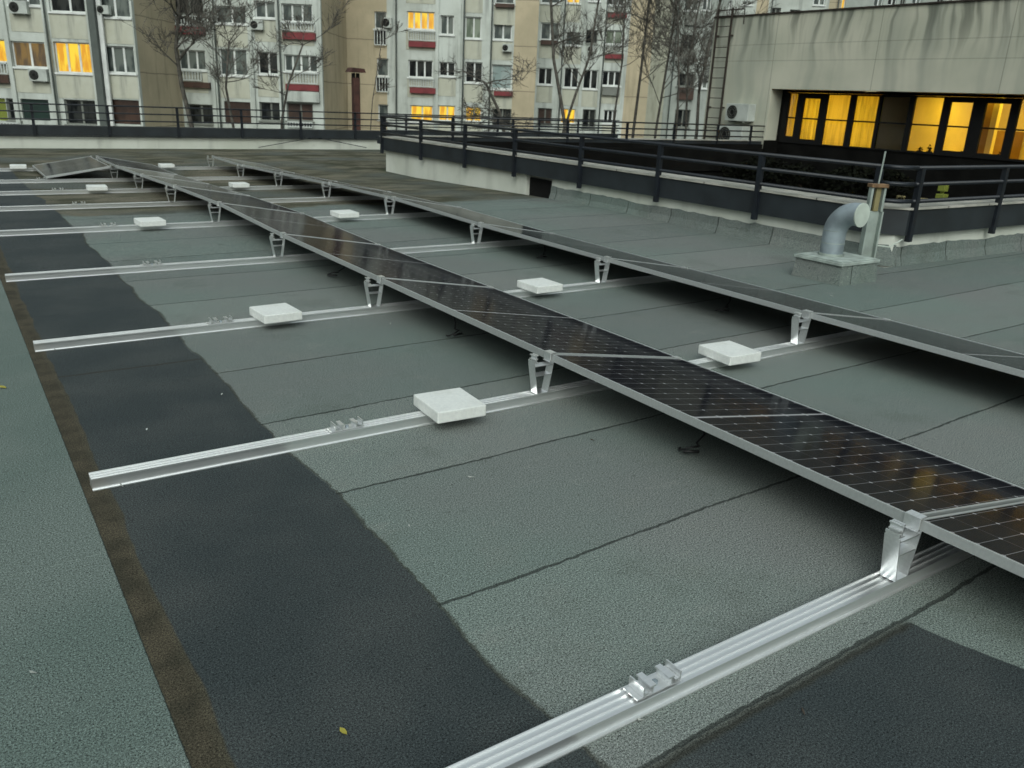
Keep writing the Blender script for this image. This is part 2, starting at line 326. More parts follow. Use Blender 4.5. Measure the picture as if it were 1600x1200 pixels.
for a, b in (((4.74,.05),(6.33,.33)), ((6.33,.33),(7.86,.06)), ((9.5,.33),(11.6,.12)), ((12.3,.10),(13.9,.33))):
    MB().tube([(a[0],0,a[1]),(b[0],0,b[1])], .010, 6).build('bar', M['darkmetal'], st)

# ------------------------------------------------------------------ courtyard kerb walls
k = empty('courtyard_wall', (5.47,3.6,0), 0, 'low wall round the sunken courtyard with membrane upstand and dark fascia', 'low wall')
def kb(m, name, mat, **kw):
    m.v = [(x-5.47, y-3.6, z) for x, y, z in m.v]
    return m.build(name, mat, k, **kw)
kb(MB().box(5.50,5.80,4.02,9.45,-.2,.32).box(5.50,5.80,10.15,15.4,-.2,.32).box(5.62,5.80,9.45,10.15,-.2,.32).box(5.80,32,3.66,3.98,-.2,.32).prism([(5.50,3.9),(5.62,3.66),(5.80,3.66),(5.80,4.02),(5.50,4.02)],-.2,.32,'z'), 'wall', M['parapet'])
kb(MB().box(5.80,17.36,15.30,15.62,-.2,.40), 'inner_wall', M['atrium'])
kb(MB().box(5.56,5.61,9.46,10.14,-.1,.27), 'drain_opening', M['dark'])
def upstand(ax, a, b, f):
    m = MB(); n = int((b-a)/.09); pts = []
    for i in range(n+1):
        t = a+(b-a)*i/n; zt = .20+.035*mnoise.noise(Vector((t*1.3,1,0)))+.02*mnoise.noise(Vector((t*7,3,0))); pts.append((t, zt))
    for (t0, z0), (t1, z1) in zip(pts, pts[1:]):
        def P(t, o, z): return (f-o, t, z) if ax == 'y' else (t, f-o, z)
        m.quad(P(t0,.05,g(t0) if ax=='y' else 0), P(t1,.05,g(t1) if ax=='y' else 0), P(t1,.018,z1*.5), P(t0,.018,z0*.5))
        m.quad(P(t0,.018,z0*.5), P(t1,.018,z1*.5), P(t1,.012,z1), P(t0,.012,z0)); m.quad(P(t0,.012,z0), P(t1,.012,z1), P(t1,-.004,z1), P(t0,-.004,z0))
    return m
o = upstand('y', 3.84, 9.45, 5.50).build('membrane_upstand', M['curb']); o.parent = k; o.matrix_parent_inverse = Matrix.Translation((-5.47,-3.6,0))
o = upstand('x', 5.66, 32, 3.66).build('membrane_upstand', M['curbx']); o.parent = k; o.matrix_parent_inverse = Matrix.Translation((-5.47,-3.6,0))
m = MB(); m.quad((5.45,3.84,0),(5.64,3.61,0),(5.648,3.64,.22),(5.488,3.84,.21)); o = m.build('membrane_upstand', M['curbx']); o.parent = k; o.matrix_parent_inverse = Matrix.Translation((-5.47,-3.6,0))
kb(MB().box(5.42,5.52,3.86,15.45,.325,.58).box(5.66,32,3.58,3.66,.325,.58).prism([(5.42,3.86),(5.66,3.58),(5.70,3.66),(5.52,3.90)],.325,.58,'z').box(5.2+.22,17.38,15.40,15.66,.44,.60), 'fascia', M['fascia'])
m = MB().box(5.40,5.84,3.95,15.5,.584,.605).box(5.72,32,3.56,4.0,.584,.605).prism([(5.40,3.95),(5.40,3.85),(5.66,3.56),(5.72,3.56),(5.72,3.95)],.584,.605,'z').box(5.84,17.38,15.38,15.7,.604,.62)
kb(m, 'coping', M['coping'])
# railings round it
def posts_rail(name, A, B, ts, label, zt=1.0):
    A = Vector(A); B = Vector(B); d = B-A; L = d.length; rz = math.atan2(d.y, d.x)
    t = empty(name, (A.x, A.y, 0), rz, label, 'railing')
    for x in ts: MB().box(x-.03, x+.03, -.012, .04, .26, zt).build('post', M['darkmetal'], t)
    for z in (.67,.84,1.0): MB().tube([(-.0,.015,z),(L,.015,z)], .021, 10).build('rail', M['darkmetal'], t, smooth=True)
    return t
posts_rail('railing', (5.385,15.42), (5.385,3.80), [15.42-y for y in (15.38,13.64,11.97,10.38,8.64,6.99,5.32)]+[11.6], 'dark steel railing with three rails along the near side of the courtyard')
t = posts_rail('railing', (5.66,3.56), (30,3.56), [.07,1.73,3.35,4.95,6.55,8.2], 'dark steel railing running right from the courtyard corner behind the vent')
t2 = empty('railing', (5.385,3.80,0), 0, 'short curved corner railing joining two courtyard railings beside the vent post', 'railing')
for z in (.67,.84,1.0): MB().tube([(0.015,0,z),(.05,-.10,z),(.13,-.19,z),(.275,-.225,z)], .021, 10).build('rail', M['darkmetal'], t2, smooth=True)
t = empty('railing', (5.42,15.40,0), 0, 'dark railing on the far side of the courtyard in front of the air conditioners', 'railing')
for x in (.05,1.7,3.3,4.9,6.8,8.45,10.1,11.45): MB().box(x-.025, x+.025, -.03, .02, .45, 1.02).build('post', M['darkmetal'], t)
for z in (.72,.87,1.02): MB().tube([(0,-.045,z),(11.95,-.045,z)], .018, 8).build('rail', M['darkmetal'], t, smooth=True)

# ------------------------------------------------------------------ concrete building over the courtyard
cb_ = empty('concrete_building', (17.4,9,-14), 0, 'long beige concrete building with streaked walls and a lit window band', 'building')
def bp(m, name, mat, parent=None, **kw):
    m.v = [(x-17.4, y-9, z+14) for x, y, z in m.v]; return m.build(name, mat, parent or cb_, **kw)
m = MB().box(17.4,17.9,15.32,17.75,-14,3.97).box(17.9,30,17.45,17.75,-14,3.97).box(17.4,17.9,-12,15.32,2.03,3.97).box(17.9,30,-12,17.45,2.15,3.97).box(17.4,17.9,-12,15.32,-14,-6)
# beveled underside is real depth of the band
bp(m, 'wall', M['concrete'])
bp(MB().box(17.36,17.5,-12,17.79,3.974,4.01), 'roof_flashing', M['rustd'])
bp(MB().box(17.37,17.398,15.29,17.35,-6,.40).box(17.37,17.93,15.28,15.318,-6,.64), 'shade_facing', M['atrium'])  # dark sheets over lower wall and jamb stand in for courtyard shade
bp(MB().box(17.93,17.99,-12,15.32,-6,.60).box(17.9,18.0,15.22,15.318,.6,2.03).box(17.91,17.98,-12,15.22,1.96,2.029), 'shade_facing', M['atrium'])  # near-black wall under the windows carries the courtyard shade in its colour
yy = 15.20; panes = [(14.77,15.06,1.93,.78,'c'),(14.01,14.56,1.81,.73,'c'),(13.08,13.79,1.92,.63,'b'),(12.24,12.92,1.91,.64,'c'),(11.38,12.16,1.91,.64,'d'),(10.51,11.25,1.92,.65,'o'),(9.78,10.33,1.83,.72,'o'),(8.91,9.48,1.83,.72,'o'),(8.03,8.72,1.93,.65,'o'),(7.2,7.9,1.92,.65,'b'),(6.4,7.1,1.92,.65,'c'),(5.4,6.2,1.92,.65,'b'),(4.5,5.3,1.92,.65,'c')]
gl = NT('clear_window_glass'); t_ = gl.t; tr = t_.nodes.new('ShaderNodeBsdfTransparent'); gs = t_.nodes.new('ShaderNodeBsdfGlossy'); gs.inputs['Roughness'].default_value = .03
mx = t_.nodes.new('ShaderNodeMixShader'); fr = t_.nodes.new('ShaderNodeFresnel'); fr.inputs[0].default_value = 1.45
t_.links.new(fr.outputs[0], mx.inputs[0]); t_.links.new(tr.outputs[0], mx.inputs[1]); t_.links.new(gs.outputs[0], mx.inputs[2]); t_.links.new(mx.outputs[0], t_.nodes['Material Output'].inputs[0])
M['clear'] = gl.mat
def curtain_mat(name, c):
    n = NT(name); tl = n.t.nodes.new('ShaderNodeBsdfTranslucent'); df = n.t.nodes.new('ShaderNodeBsdfDiffuse'); mx = n.t.nodes.new('ShaderNodeMixShader'); mx.inputs[0].default_value = .4
    f = n.noise(2.2, n.scale(n.obj(), (1, 5, .5)), det=2); cc = n.mix(n.step(f, .35, .65), tuple(v*.74 for v in c), c)
    n.put(cc, tl.inputs[0]); n.put(cc, df.inputs[0]); n.t.links.new(tl.outputs[0], mx.inputs[1]); n.t.links.new(df.outputs[0], mx.inputs[2]); n.t.links.new(mx.outputs[0], n.t.nodes['Material Output'].inputs[0])
    return n.mat
M['curt'] = curtain_mat('amber_curtain', (.90,.80,.28)); M['curtb'] = curtain_mat('yellow_blind', (.85,.72,.30))
prev = 15.22
for i, (a, b, zt, zb, kk) in enumerate(panes):
    lo = (b+prev)/2 if i else 15.22; nxt = (a+panes[i+1][1])/2 if i+1 < len(panes) else a-.1; lo = prev
    m = MB().box(17.90,17.98,b,lo,.60,1.955).box(17.90,17.98,nxt,a,.60,1.955).box(17.90,17.98,a,b,zt,1.955).box(17.90,17.98,a,b,.60,zb).box(17.91,17.97,a,b,1.262,1.30)
    f = bp(m, 'window', M['dark'])
    pm = MB().box(17.935,17.943,a,b,zb,1.262).box(17.935,17.943,a,b,1.30,zt); bp(pm, 'pane', M['clear'], f)
    if kk in 'cb':
        cm = MB(); nn = 26 if kk == 'c' else 2
        for j in range(nn):
            def cx(q): return 18.05+(.018*math.sin(q*2.6)+.008*math.sin(q*1.1+1) if kk == 'c' else 0)
            y0 = a-.05+(b-a+.1)*j/nn; y1 = a-.05+(b-a+.1)*(j+1)/nn
            cm.quad((cx(j),y0,zb-.02), (cx(j+1),y1,zb-.02), (cx(j+1),y1,zt+.03), (cx(j),y0,zt+.03))
        bp(cm, 'curtain', M['curt' if kk == 'c' else 'curtb'], f, fix=False)
    prev = nxt
# the room behind the glass
M['warm'] = simple('warm_room_wall', (.72,.60,.36), .8, sc=1); M['warmd'] = simple('brown_cupboard', (.25,.14,.05), .6, sc=2)
rm = MB(); rm.quad((21.6,-12,.3),(21.6,15.3,.3),(21.6,15.3,2.14),(21.6,-12,2.14)); rm.quad((18.0,-12,2.14),(21.6,-12,2.14),(21.6,15.3,2.14),(18.0,15.3,2.14))
rm.quad((18.0,-12,.3),(21.6,-12,.3),(21.6,15.3,.3),(18.0,15.3,.3)); rm.quad((18,15.3,.3),(21.6,15.3,.3),(21.6,15.3,2.14),(18,15.3,2.14)); rm.quad((18.0,12.22,.3),(21.6,12.22,.3),(21.6,12.22,2.14),(18.0,12.22,2.14)); rm.quad((18.0,11.31,.3),(21.6,11.31,.3),(21.6,11.31,2.14),(18.0,11.31,2.14))
bp(rm, 'room', M['warm'], fix=False)
for bx in ((20.6,21.55,7.9,8.9,.3,1.75),(19.2,19.5,9.95,10.35,.3,2.1),(20.9,21.5,10.2,10.9,.3,1.2)): bp(MB().box(*bx), 'cupboard', M['warmd'])
bp(MB().box(19.0,19.15,9.72,9.86,.3,2.13), 'column', M['warm'])
for (y0, y1) in ((12.4,15.2),(8.0,11.2),(3.5,7.8)):
    ld = bpy.data.lights.new('ceiling_lamp', 'AREA'); ld.shape = 'RECTANGLE'; ld.size = 1.6; ld.size_y = (y1-y0)*.85; ld.energy = 50*(y1-y0)/3; ld.color = (1,.74,.055)
    lo_ = bpy.data.objects.new('ceiling_lamp', ld); COL.objects.link(lo_); lo_.location = (19.6-17.4, (y0+y1)/2-9, 2.10+14); lo_.parent = cb_
M['tube'] = lit('ceiling_tube_light', (1,.85,.45), (1,.9,.55), 3.0)
for y in (14.2,12.9,10.6,9.2,8.3,6.5): bp(MB().box(20.2,21.3,y-.05,y+.05,2.06,2.10), 'ceiling_light', M['tube'])
# silhouettes on the inner sill
for i, (y, h, w) in enumerate(((11.05,.12,.16),(10.80,.20,.14),(10.58,.26,.12),(9.98,.08,.3),(9.02,.28,.16),(8.28,.2,.2),(13.5,.07,.5),(12.6,.06,.5))):
    m = MB()
    for j in range(26):
        a = random.uniform(0, 6.28); rr = random.uniform(0, w/2); zz = .62+random.uniform(0, h)*(1-rr/w); s_ = .035
        q = Vector((18.2+rr*math.sin(a)*.5, y+rr*math.cos(a), zz+.02)); d1 = Vector((random.uniform(-1,1),random.uniform(-1,1),random.uniform(-.5,1))).normalized()*s_; d2 = Vector((random.uniform(-.3,.3),random.uniform(-1,1),random.uniform(-1,1))).normalized()*s_*.7
        m.quad(q-d1, q-d2, q+d1, q+d2)
    m.box(18.15,18.27,y-.05,y+.05,.58,.66)
    tag(bp(m, 'pot_plant', M['dark'], cb_, fix=False))
# dim things down in the courtyard
m = MB()
o = empty('timber_screen', (16.9,9,-5), 0, 'dim brown timber screen standing in the dark courtyard under the lit windows', 'screen')
for i in range(26): m.box(-.04,.04,-5.0+i*.43,-4.93+i*.43,0,4.2+.5*((i*7)%5)/5)
m.build('slats', M['slat'], o); MB().box(-.06,-.041,-5.1,6,1.2,1.3).box(-.06,-.041,-5.1,6,3.2,3.3).build('frame', M['slat'], o)
for i, (y, z0, z1, w) in enumerate(((9.46,-.40,-.20,.20),(9.46,-.14,.0,.17),(11.18,-.45,-.2,.06),(10.95,-.5,-.33,.14),(10.5,-.5,-.36,.2),(13.5,-.80,-.62,.26),(9.9,-.5,-.35,.2))):
    tag(MB().box(16.7,16.7+w,y-w/2,y+w/2,z0,z1).box(16.7+w*.3,16.7+w*.7,y-w*.2,y+w*.2,-5,z0).build('plant_box', M['syellow'] if i in (0,1,2,5) else M['ochre'], None, bevel=.01),
        ['yellow post box low behind the right courtyard railing','small yellow box above another yellow box behind the right railing','thin yellow strip in the courtyard beside the railing corner','small ochre box right of the thin yellow strip in the courtyard','ochre box halfway along the courtyard behind the corner railing','yellow box in the courtyard left of the vent post','ochre box left of the two yellow boxes in the courtyard'][i], 'box', 'small boxes in the courtyard')
def hedge(y0, y1, x0, x1, z0, z1, n_, seed, label):
    rnd = random.Random(seed); m = MB()
    for i in range(n_):
        y = rnd.uniform(y0, y1); x = rnd.uniform(x0, x1); top = z1+.35*mnoise.noise(Vector((y*1.1, x, seed))); z = top-(rnd.random()**1.8)*(top-z0)
        q = Vector((x, y, z)); d1 = Vector((rnd.uniform(-1,1),rnd.uniform(-1,1),rnd.uniform(-.6,1))).normalized()*.07; d2 = d1.cross(Vector((rnd.uniform(-1,1),rnd.uniform(-1,1),rnd.uniform(-1,1)))).normalized()*.035
        m.quad(q-d1, q-d2, q+d1, q+d2)
    t = empty('hedge', ((x0+x1)/2,(y0+y1)/2,-5), 0, label, 'hedge'); mm = MB(); mm.v = [(x-(x0+x1)/2, y-(y0+y1)/2, z+5) for x, y, z in m.v]; mm.f = m.f; mm.m = m.m
    mm.build('foliage', M['hedge'], t, fix=False); MB().box(-.15,.15,-(y1-y0)/2+.1,(y1-y0)/2-.1,0,.5).build('trough', M['slat'], t)
hedge(9.7, 15.0, 15.3, 16.3, -1.6, .12, 5200, 2, 'dark climbing greenery in the courtyard under the left lit windows')
hedge(4.6, 9.2, 15.0, 16.0, -1.8, -.55, 4200, 5, 'dark low greenery in the courtyard behind the right railing')
# air conditioners and ladder on the concrete building
def ac(w, h, d, mat='acw', fanx=-.2):
    t = empty('air_conditioner')
    MB().box(-w/2,w/2,-d,0,0,h).build('casing', M[mat], t, bevel=.012)
    r = h*.40; cx = fanx*w; m = MB(); n_ = 24
    vs = [(cx+r*math.cos(2*math.pi*i/n_), -d-.006, h/2+r*math.sin(2*math.pi*i/n_)) for i in range(n_)]
    m.add(vs+[(x, -d+.004, z) for x, _, z in vs], [tuple(range(n_))]+[(i,(i+1)%n_,n_+(i+1)%n_,n_+i) for i in range(n_)]); m.build('fan', M['dark'], t)
    m = MB()
    for q in (.45,.75,1.0): m.tube([(cx+r*q*math.cos(2*math.pi*i/16), -d-.012, h/2+r*q*math.sin(2*math.pi*i/16)) for i in range(17)], .006*w, 4)
    m.build('fan_guard', M['gframe'], t)
    for q in (-.33,.33): MB().box(w*q-.015,w*q+.015,-d,.02,-.05,-.002).build('bracket', M['gframe'], t)
    return t
for (y0, y1, z0, z1, d, lab) in ((15.77,16.62,1.12,1.60,.32,'upper white air conditioner on the beige concrete wall beside the ladder'),(15.87,16.8,.42,1.0,.36,'lower white air conditioner standing under another on the beige wall')):
    a = ac(y1-y0, z1-z0, d); a.location = (17.395,(y0+y1)/2,z0); a.rotation_euler = (0,0,-math.pi/2); tag(a, lab, 'air conditioner', 'air conditioners on the concrete building')
lt = empty('ladder', (17.27,17.26,.45), 0, 'tall rusty steel ladder fixed to the beige concrete wall left of the air conditioners', 'ladder')
for y in (-.27,.27): MB().box(-.025,.025,y-.022,y+.022,0,3.75).build('side_rail', M['rustd'], lt)
for i in range(13):
    z = .15+i*.283; MB().tube([(0,-.25,z),(0,.25,z)], .012, 6).build('rung', M['rustd'], lt)
MB().tube([(0,-.27,3.7),(0,-.72,3.7),(0,-.74,3.3)], .018, 6).tube([(0,.27,3.7),(0,-.27,3.7)], .018, 6).build('hand_loop', M['rustd'], lt)
for q in (-.27,.27):
    for zz in (1.0,3.0): MB().box(.02,.13,q-.02,q+.02,zz,zz+.04).build('bracket', M['rustd'], lt)

# ------------------------------------------------------------------ apartment blocks
fh = Vector((math.sin(YAW), math.cos(YAW), 0)); rh = Vector((math.cos(YAW), -math.sin(YAW), 0))
TAB = {
'A':(44.5,-28.85,-19.61,[
('w2k',-25.88,1.89,-24.19,3.1),('w3l',-23.73,1.71,-21.91,3.16),('w3',-21.37,1.81,-19.72,3.08),('w2d',-23.69,4.54,-21.82,5.87),('w2g',-21.33,4.4,-19.56,5.9),('w2g',-25.66,4.77,-24.01,5.87),('sgreen',-25.79,-0.67,-24.37,0.36),('wd',-23.56,-0.79,-21.97,0.43),('sbrown',-21.28,-0.66,-19.69,0.53),('w2l',-27.51,2.06,-26.01,3.14),('rail',-27.64,1.51,-26.14,2.06),('ledbrown',-27.73,1.08,-26.12,1.48),('syellow',-27.84,-0.76,-26.58,0.34),('wd',-26.55,-0.72,-25.92,0.35),('rail',-28.04,-1.1,-25.94,-0.81),('ac',-25.54,4.35,-24.65,4.94),('ac',-25.02,1.24,-24.1,1.83),('ac',-21.19,4.5,-20.62,4.91),('pipe',-21.58,-0.92,-21.2,10.68)]),
'B':(50,-20.07,-11.53,[
('wd',-19.69,5.09,-18.05,6.61),('rail',-19.72,4.5,-18.14,5.03),('ledred',-19.76,4.04,-17.97,4.44),('w3',-19.65,2.19,-18.12,3.24),('rail',-19.69,1.61,-18.37,2.16),('leddark',-19.69,1.24,-17.9,1.55),('wd',-19.35,-0.71,-17.91,0.35),('w2',-17.37,4.7,-15.69,5.58),('w2',-17.33,1.99,-15.77,3.38),('sbrown',-17.23,-0.61,-15.72,0.58),('w2',-15.18,5.07,-14.04,5.92),('ac',-15.37,4.43,-14.69,4.93),('w2d',-15.16,2.14,-14.03,3.32),('wd',-15.2,-0.39,-13.98,0.63),('w3',-13.69,4.95,-11.98,5.86),('rail',-13.69,4.46,-11.86,4.92),('ledred',-13.64,4.03,-11.81,4.4),('w4',-13.67,2.35,-11.79,3.23),('rail',-13.56,1.71,-11.78,2.32),('ledred',-13.59,1.33,-11.72,1.67),('ledwhite',-13.64,0.74,-11.7,1.3),('wbrown',-13.65,-0.32,-12.13,0.66),('rail',-13.6,-0.67,-12.16,-0.35)]),
'C':(57,-13.27,0.64,[
('w1',-9.73,5.24,-8.96,6.25),('rail',-9.71,4.26,-8.97,5.2),('w1',-9.6,2.42,-8.86,3.5),('rail',-9.61,1.45,-8.87,2.39),('w1',-9.55,-0.26,-8.88,0.7),('ac',-9.13,5.3,-8.6,5.9),('w4l',-7.67,5.31,-5.92,6.35),('rail',-7.54,4.64,-5.83,5.24),('ledred',-7.54,4.26,-5.83,4.6),('w3d',-7.58,2.45,-6.01,3.49),('rail',-7.5,1.87,-5.96,2.41),('ledred',-7.45,1.48,-5.79,1.83),('w2l',-7.45,-0.27,-5.98,0.73),('w2',-5.56,5.08,-4.7,6.2),('w2d',-5.6,2.6,-4.57,3.45),('w2l',-5.61,-0.16,-4.52,0.8),('w2c',-3.97,4.92,-2.96,6.19),('w2d',-3.91,2.28,-2.8,3.52),('w2l',-3.85,-0.12,-2.8,0.79),('w2',-2.18,4.93,-1.01,5.97),('ac',-1.57,4.22,-0.96,4.67),('w1p',-2.21,1.97,-0.89,3.44),('ledred',-2.01,1.55,-0.8,1.82),('wd',-2.08,-0.4,-0.83,0.83),('w1',-2.13,7.01,-0.93,7.81),('leddark',-2.11,6.79,-0.91,7.01)]),
'D':(63,0.70,8.76,[
('w2',0.91,5.42,2.2,6.5),('leddark',0.95,5.09,2.16,5.38),('w2d',0.88,2.45,1.88,3.56),('wbrown',0.98,-0.25,2,0.85),('w2',0.83,7.76,2.15,8.77),('w2',2.68,5.12,3.76,5.99),('w2d',2.71,2.32,3.76,3.64),('w2l',2.64,-0.13,3.7,0.88),('w2l',2.59,7.83,3.52,8.91),('wd',4.06,5.3,4.91,6.17),('ac',4.26,4.71,4.8,5.13),('w2d',4.08,2.29,5.13,3.57),('wd',4.22,-0.33,5.15,0.9),('w3',5.4,7.83,6.59,8.47),('rail',5.44,7.38,6.68,7.79),('ledred',5.48,7.02,6.81,7.34),('w2c',5.45,5.32,6.66,6.23),('rail',5.51,4.74,6.73,5.28),('ledred',5.51,4.36,6.82,4.65),('w3d',5.44,2.57,6.76,3.55),('ledgrey',5.51,1.92,6.74,2.44),('w3d',5.74,-0,6.7,0.92)]),
'E':(69,9.44,15.12,[
('ledgrey',11.91,7.25,13.17,8.09),('wd',11.79,5.56,12.87,6.6),('ledgrey',11.86,4.59,12.99,5.46),('wd',11.79,2.87,13.13,3.8),('leddark',11.9,1.88,13.15,2.77),('wd',11.89,-0.19,13.1,1.15),('ledgrey',13.37,5.57,14.2,6.48),('w2',13.39,2.78,14.19,3.81),('w2',13.14,8.36,13.81,9.33)]),
'F':(75,16.22,50.10,[
('w2d',16.07,8.54,16.7,9.7),('w2',17.53,9.48,18.37,9.76),('wd',19.93,8.8,20.77,9.38),('wd',21.52,8.87,22.36,9.3),('w2',23.35,9.72,24.29,10.58),('w1l',25.66,9.51,25.97,10.85),('w2',28.27,9.82,29.01,10.68),('w2d',29.39,9.96,30.12,11.01),('wd',30.43,10,30.84,11.04),('w2',31.37,10.14,32.1,10.9),('wd',33.4,10.32,33.92,11.45),('w2',35.11,10.78,36.15,11.63),('w2',38.2,11,39.23,11.85)]),
}
ZB = -14.0; ZT = 26.0
INFO = {
 'A': ('pale apartment block furthest left with yellow lit windows and a tall drain pipe', [('white',-99,99)], 'white'),
 'B': ('white apartment block with red balcony ledges between two tan wall strips on the left', [('white',-99,99)], 'white'),
 'C': ('wide pale apartment block behind the red chimney with broad tan wall strip', [('tan',-99,-8.95),('white',-8.95,-.85),('tan',-.85,99)], 'white'),
 'D': ('apartment block behind the bare forked trees with a tan strip on its right', [('white',-99,7.1),('tan',7.1,99)], 'white'),
 'E': ('grey apartment block left of the ladder with dark balconies', [('cream',-99,10.9),('grey',10.9,99)], 'grey'),
 'F': ('far apartment block whose top shows above the beige concrete building', [('white',-99,18.72),('tan',18.72,19.7),('white',19.7,24.65),('tan',24.65,25.6),('grey',25.6,34.2),('white',34.2,99)], 'white')}
WCACHE = {}
def window(w, h, np_, gm, parent, fm='wframe'):
    key = (round(w,2), round(h,2), np_, gm, fm)
    if key in WCACHE:
        a, b = WCACHE[key]; f = a.copy(); COL.objects.link(f); f.parent = parent; p_ = b.copy(); COL.objects.link(p_); p_.parent = f; return f
    t = .065; m = MB(); y0, y1 = .13, .19
    m.box(0,t,y0,y1,0,h).box(w-t,w,y0,y1,0,h).box(t,w-t,y0,y1,0,t).box(t,w-t,y0,y1,h-t,h)
    for i in range(1, np_): x = w*i/np_*(1 if np_ != 2 else 1.06); m.box(x-.05,x+.05,y0,y1,t,h-t)
    m.box(-.08,w+.08,-.10,.125,-.09,-.002)
    f = m.build('window', M[fm], parent); p_ = MB().box(.03,w-.03,.165,.175,.03,h-.03).build('pane', M[gm], f); WCACHE[key] = (f, p_); return f
aclab = {('A',4.35):'white air conditioner high on the leftmost apartment block',('A',1.24):'air conditioner under the dimly lit window of the leftmost block',('A',4.5):'air conditioner on the sill at the top right of the leftmost block',
 ('B',4.43):'air conditioner left of the upper red balcony ledge',('C',5.3):'air conditioner on the side of the narrow loggia strip beside the tan wall',('C',4.22):'air conditioner under the flower box window of the middle block',('D',4.71):'air conditioner behind the forked bare tree'}
for key, (D, s0, s1, L) in TAB.items():
    lab, strips, main = INFO[key]; sm = (s0+s1)/2; P = CAM+fh*D+rh*sm
    root = empty('apartment_building', (P.x, P.y, ZB), -YAW, lab, 'building', 'apartment blocks stepping back across the far side')
    items = []
    for t in L:
        items.append(t)
        ok = (t[0][0] in 'ws' or t[0] == 'wd') and 3.9 < t[2] < 6.7 and key in 'ABCDE'
        if ok:
            for j in range(1, 8):
                q = ('w2' if t[0][0] == 'w' and t[0] != 'w1' else 'w1', t[1], t[2]+2.72*j, t[3], t[4]+2.72*j)
                if q[4] < ZT-.5 and not any(u[0][0] in 'ws' and u[0] != 'syellow' and u[1] < q[3] and u[3] > q[1] and u[2] < q[4]+.1 and u[4] > q[2]-.1 for u in L): items.append(q)
    ops = [(max(t[1], s0+.1), t[2], min(t[3], s1-.1), t[4]) for t in items if t[0][0] in 'ws' or t[0] == 'rail']
    xs = sorted({s0, s1, *[o_[0] for o_ in ops], *[o_[2] for o_ in ops], *[q for st_ in strips for q in st_[1:] if s0 < q < s1]})
    zs = sorted({ZB, ZT, *[o_[1] for o_ in ops], *[o_[3] for o_ in ops]})
    mats = [st_[0] for st_ in strips]; umats = list(dict.fromkeys(mats)); wm = {u: MB() for u in umats}
    for a, b in zip(xs, xs[1:]):
        cx = (a+b)/2; mat = next(st_[0] for st_ in strips if st_[1] <= cx <= st_[2] or True and st_[1] <= cx < st_[2])
        run = None
        for c, d in zip(zs, zs[1:]):
            cz = (c+d)/2
            if any(o_[0] < cx < o_[2] and o_[1] < cz < o_[3] for o_ in ops):
                if run is not None: wm[mat].box(a-sm, b-sm, 0, .28, run-ZB, c-ZB); run = None
            elif run is None: run = c
        if run is not None: wm[mat].box(a-sm, b-sm, 0, .28, run-ZB, ZT-ZB)
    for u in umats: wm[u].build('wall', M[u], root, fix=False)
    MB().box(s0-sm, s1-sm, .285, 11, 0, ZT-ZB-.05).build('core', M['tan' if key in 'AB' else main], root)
    for t in items:
        nm, a, z0, b, z1 = t; a = max(a, s0+.1); b = min(b, s1-.1); w = b-a; h = z1-z0
        if nm[0] == 'w' and nm[1:2].isdigit():
            st_ = nm[2:] or ''; gm = {'':'gl','d':'gld','l':'gll','c':'glc','k':'glk','g':'gl','p':'glp'}[st_]
            o = window(w, h, int(nm[1]), gm, root)
            if key in 'ABCD' and z0 < 9 and w > .9 and h < 1.7: MB().box(-.06,w+.06,-.022,-.002,-1.22,-.10).build('spandrel', M['spandrel'], o)
        elif nm in ('wd','wbrown'): o = window(w, h, 2, 'gld' if nm == 'wd' else 'sbrown', root, 'gframe')
        elif nm[0] == 's':
            m = MB(); k_ = max(3, int(h/.12))
            for i in range(k_): m.box(0, w, .10+.006*(i%2), .13, h*i/k_, h*(i+1)/k_-.01)
            m.box(0, w, .131, .15, 0, h); o = m.build('shutter', M[nm], root)
        elif nm == 'rail':
            m = MB(); m.box(0,w,-.2,-.14,h-.07,h).box(0,w,-.2,-.14,0,.06); k_ = max(4, int(w/.15))
            for i in range(k_+1): m.box(w*i/k_-.028, w*i/k_+.028, -.19, -.15, .06, h-.07)
            o = m.build('balcony_railing', M['rail'], root); MB().box(.01,w-.01,.10,.14,.01,h-.002).build('shade_backing', M['gld'], o)  # dark sheet behind the balusters stands in for the balcony's shade
        elif nm.startswith('led'):
            mt = {'red':'red','dark':'sbrown','grey':'gframe','white':'white','brown':'sbrown'}[nm[3:]]
            o = MB().box(0,w,-.24,-.002,0,h).build('balcony_ledge', M[mt], root)
        elif nm == 'pipe':
            pb = CAM+fh*(D-1.4); o = MB().box(0,.34,-.52,-.14,-6,30).build('drain_pipe', M['duct'], root); lit_fin = MB().box(.36,.58,-.30,-.14,-6,30).build('drain_pipe', M['wframe'], root); lit_fin.location = (a-sm, 0, -ZB); z0 = 0  # white second box is a wall fin standing in for the pipe's lit side
            o.location = (a-sm, 0, 0-ZB); continue
        elif nm == 'ac':
            c = ac(w, h, .3); c.location = P+rh*((a+b)/2-sm)-fh*.02+Vector((0,0,z0)); c.location.z = z0; c.rotation_euler = (0,0,-YAW)
            tag(c, aclab[(key, z0 if (key, z0) in aclab else z0)] if (key, z0) in aclab else 'white air conditioner on the apartment wall between the white windows', 'air conditioner', 'air conditioners on the apartment blocks'); continue
        o.location = (a-sm, 0, z0-ZB)
    for ps in {'A':(-24.05,),'B':(-17.6,-14.0),'C':(-8.5,-4.2,-2.45),'D':(2.35,5.25),'E':(11.2,),'F':(19.8,25.2,34.3)}[key]:
        MB().tube([(ps-sm+.16,-.16,0),(ps-sm+.16,-.16,ZT-ZB)], .05, 8).build('drain_pipe', M['duct'], root, smooth=True)
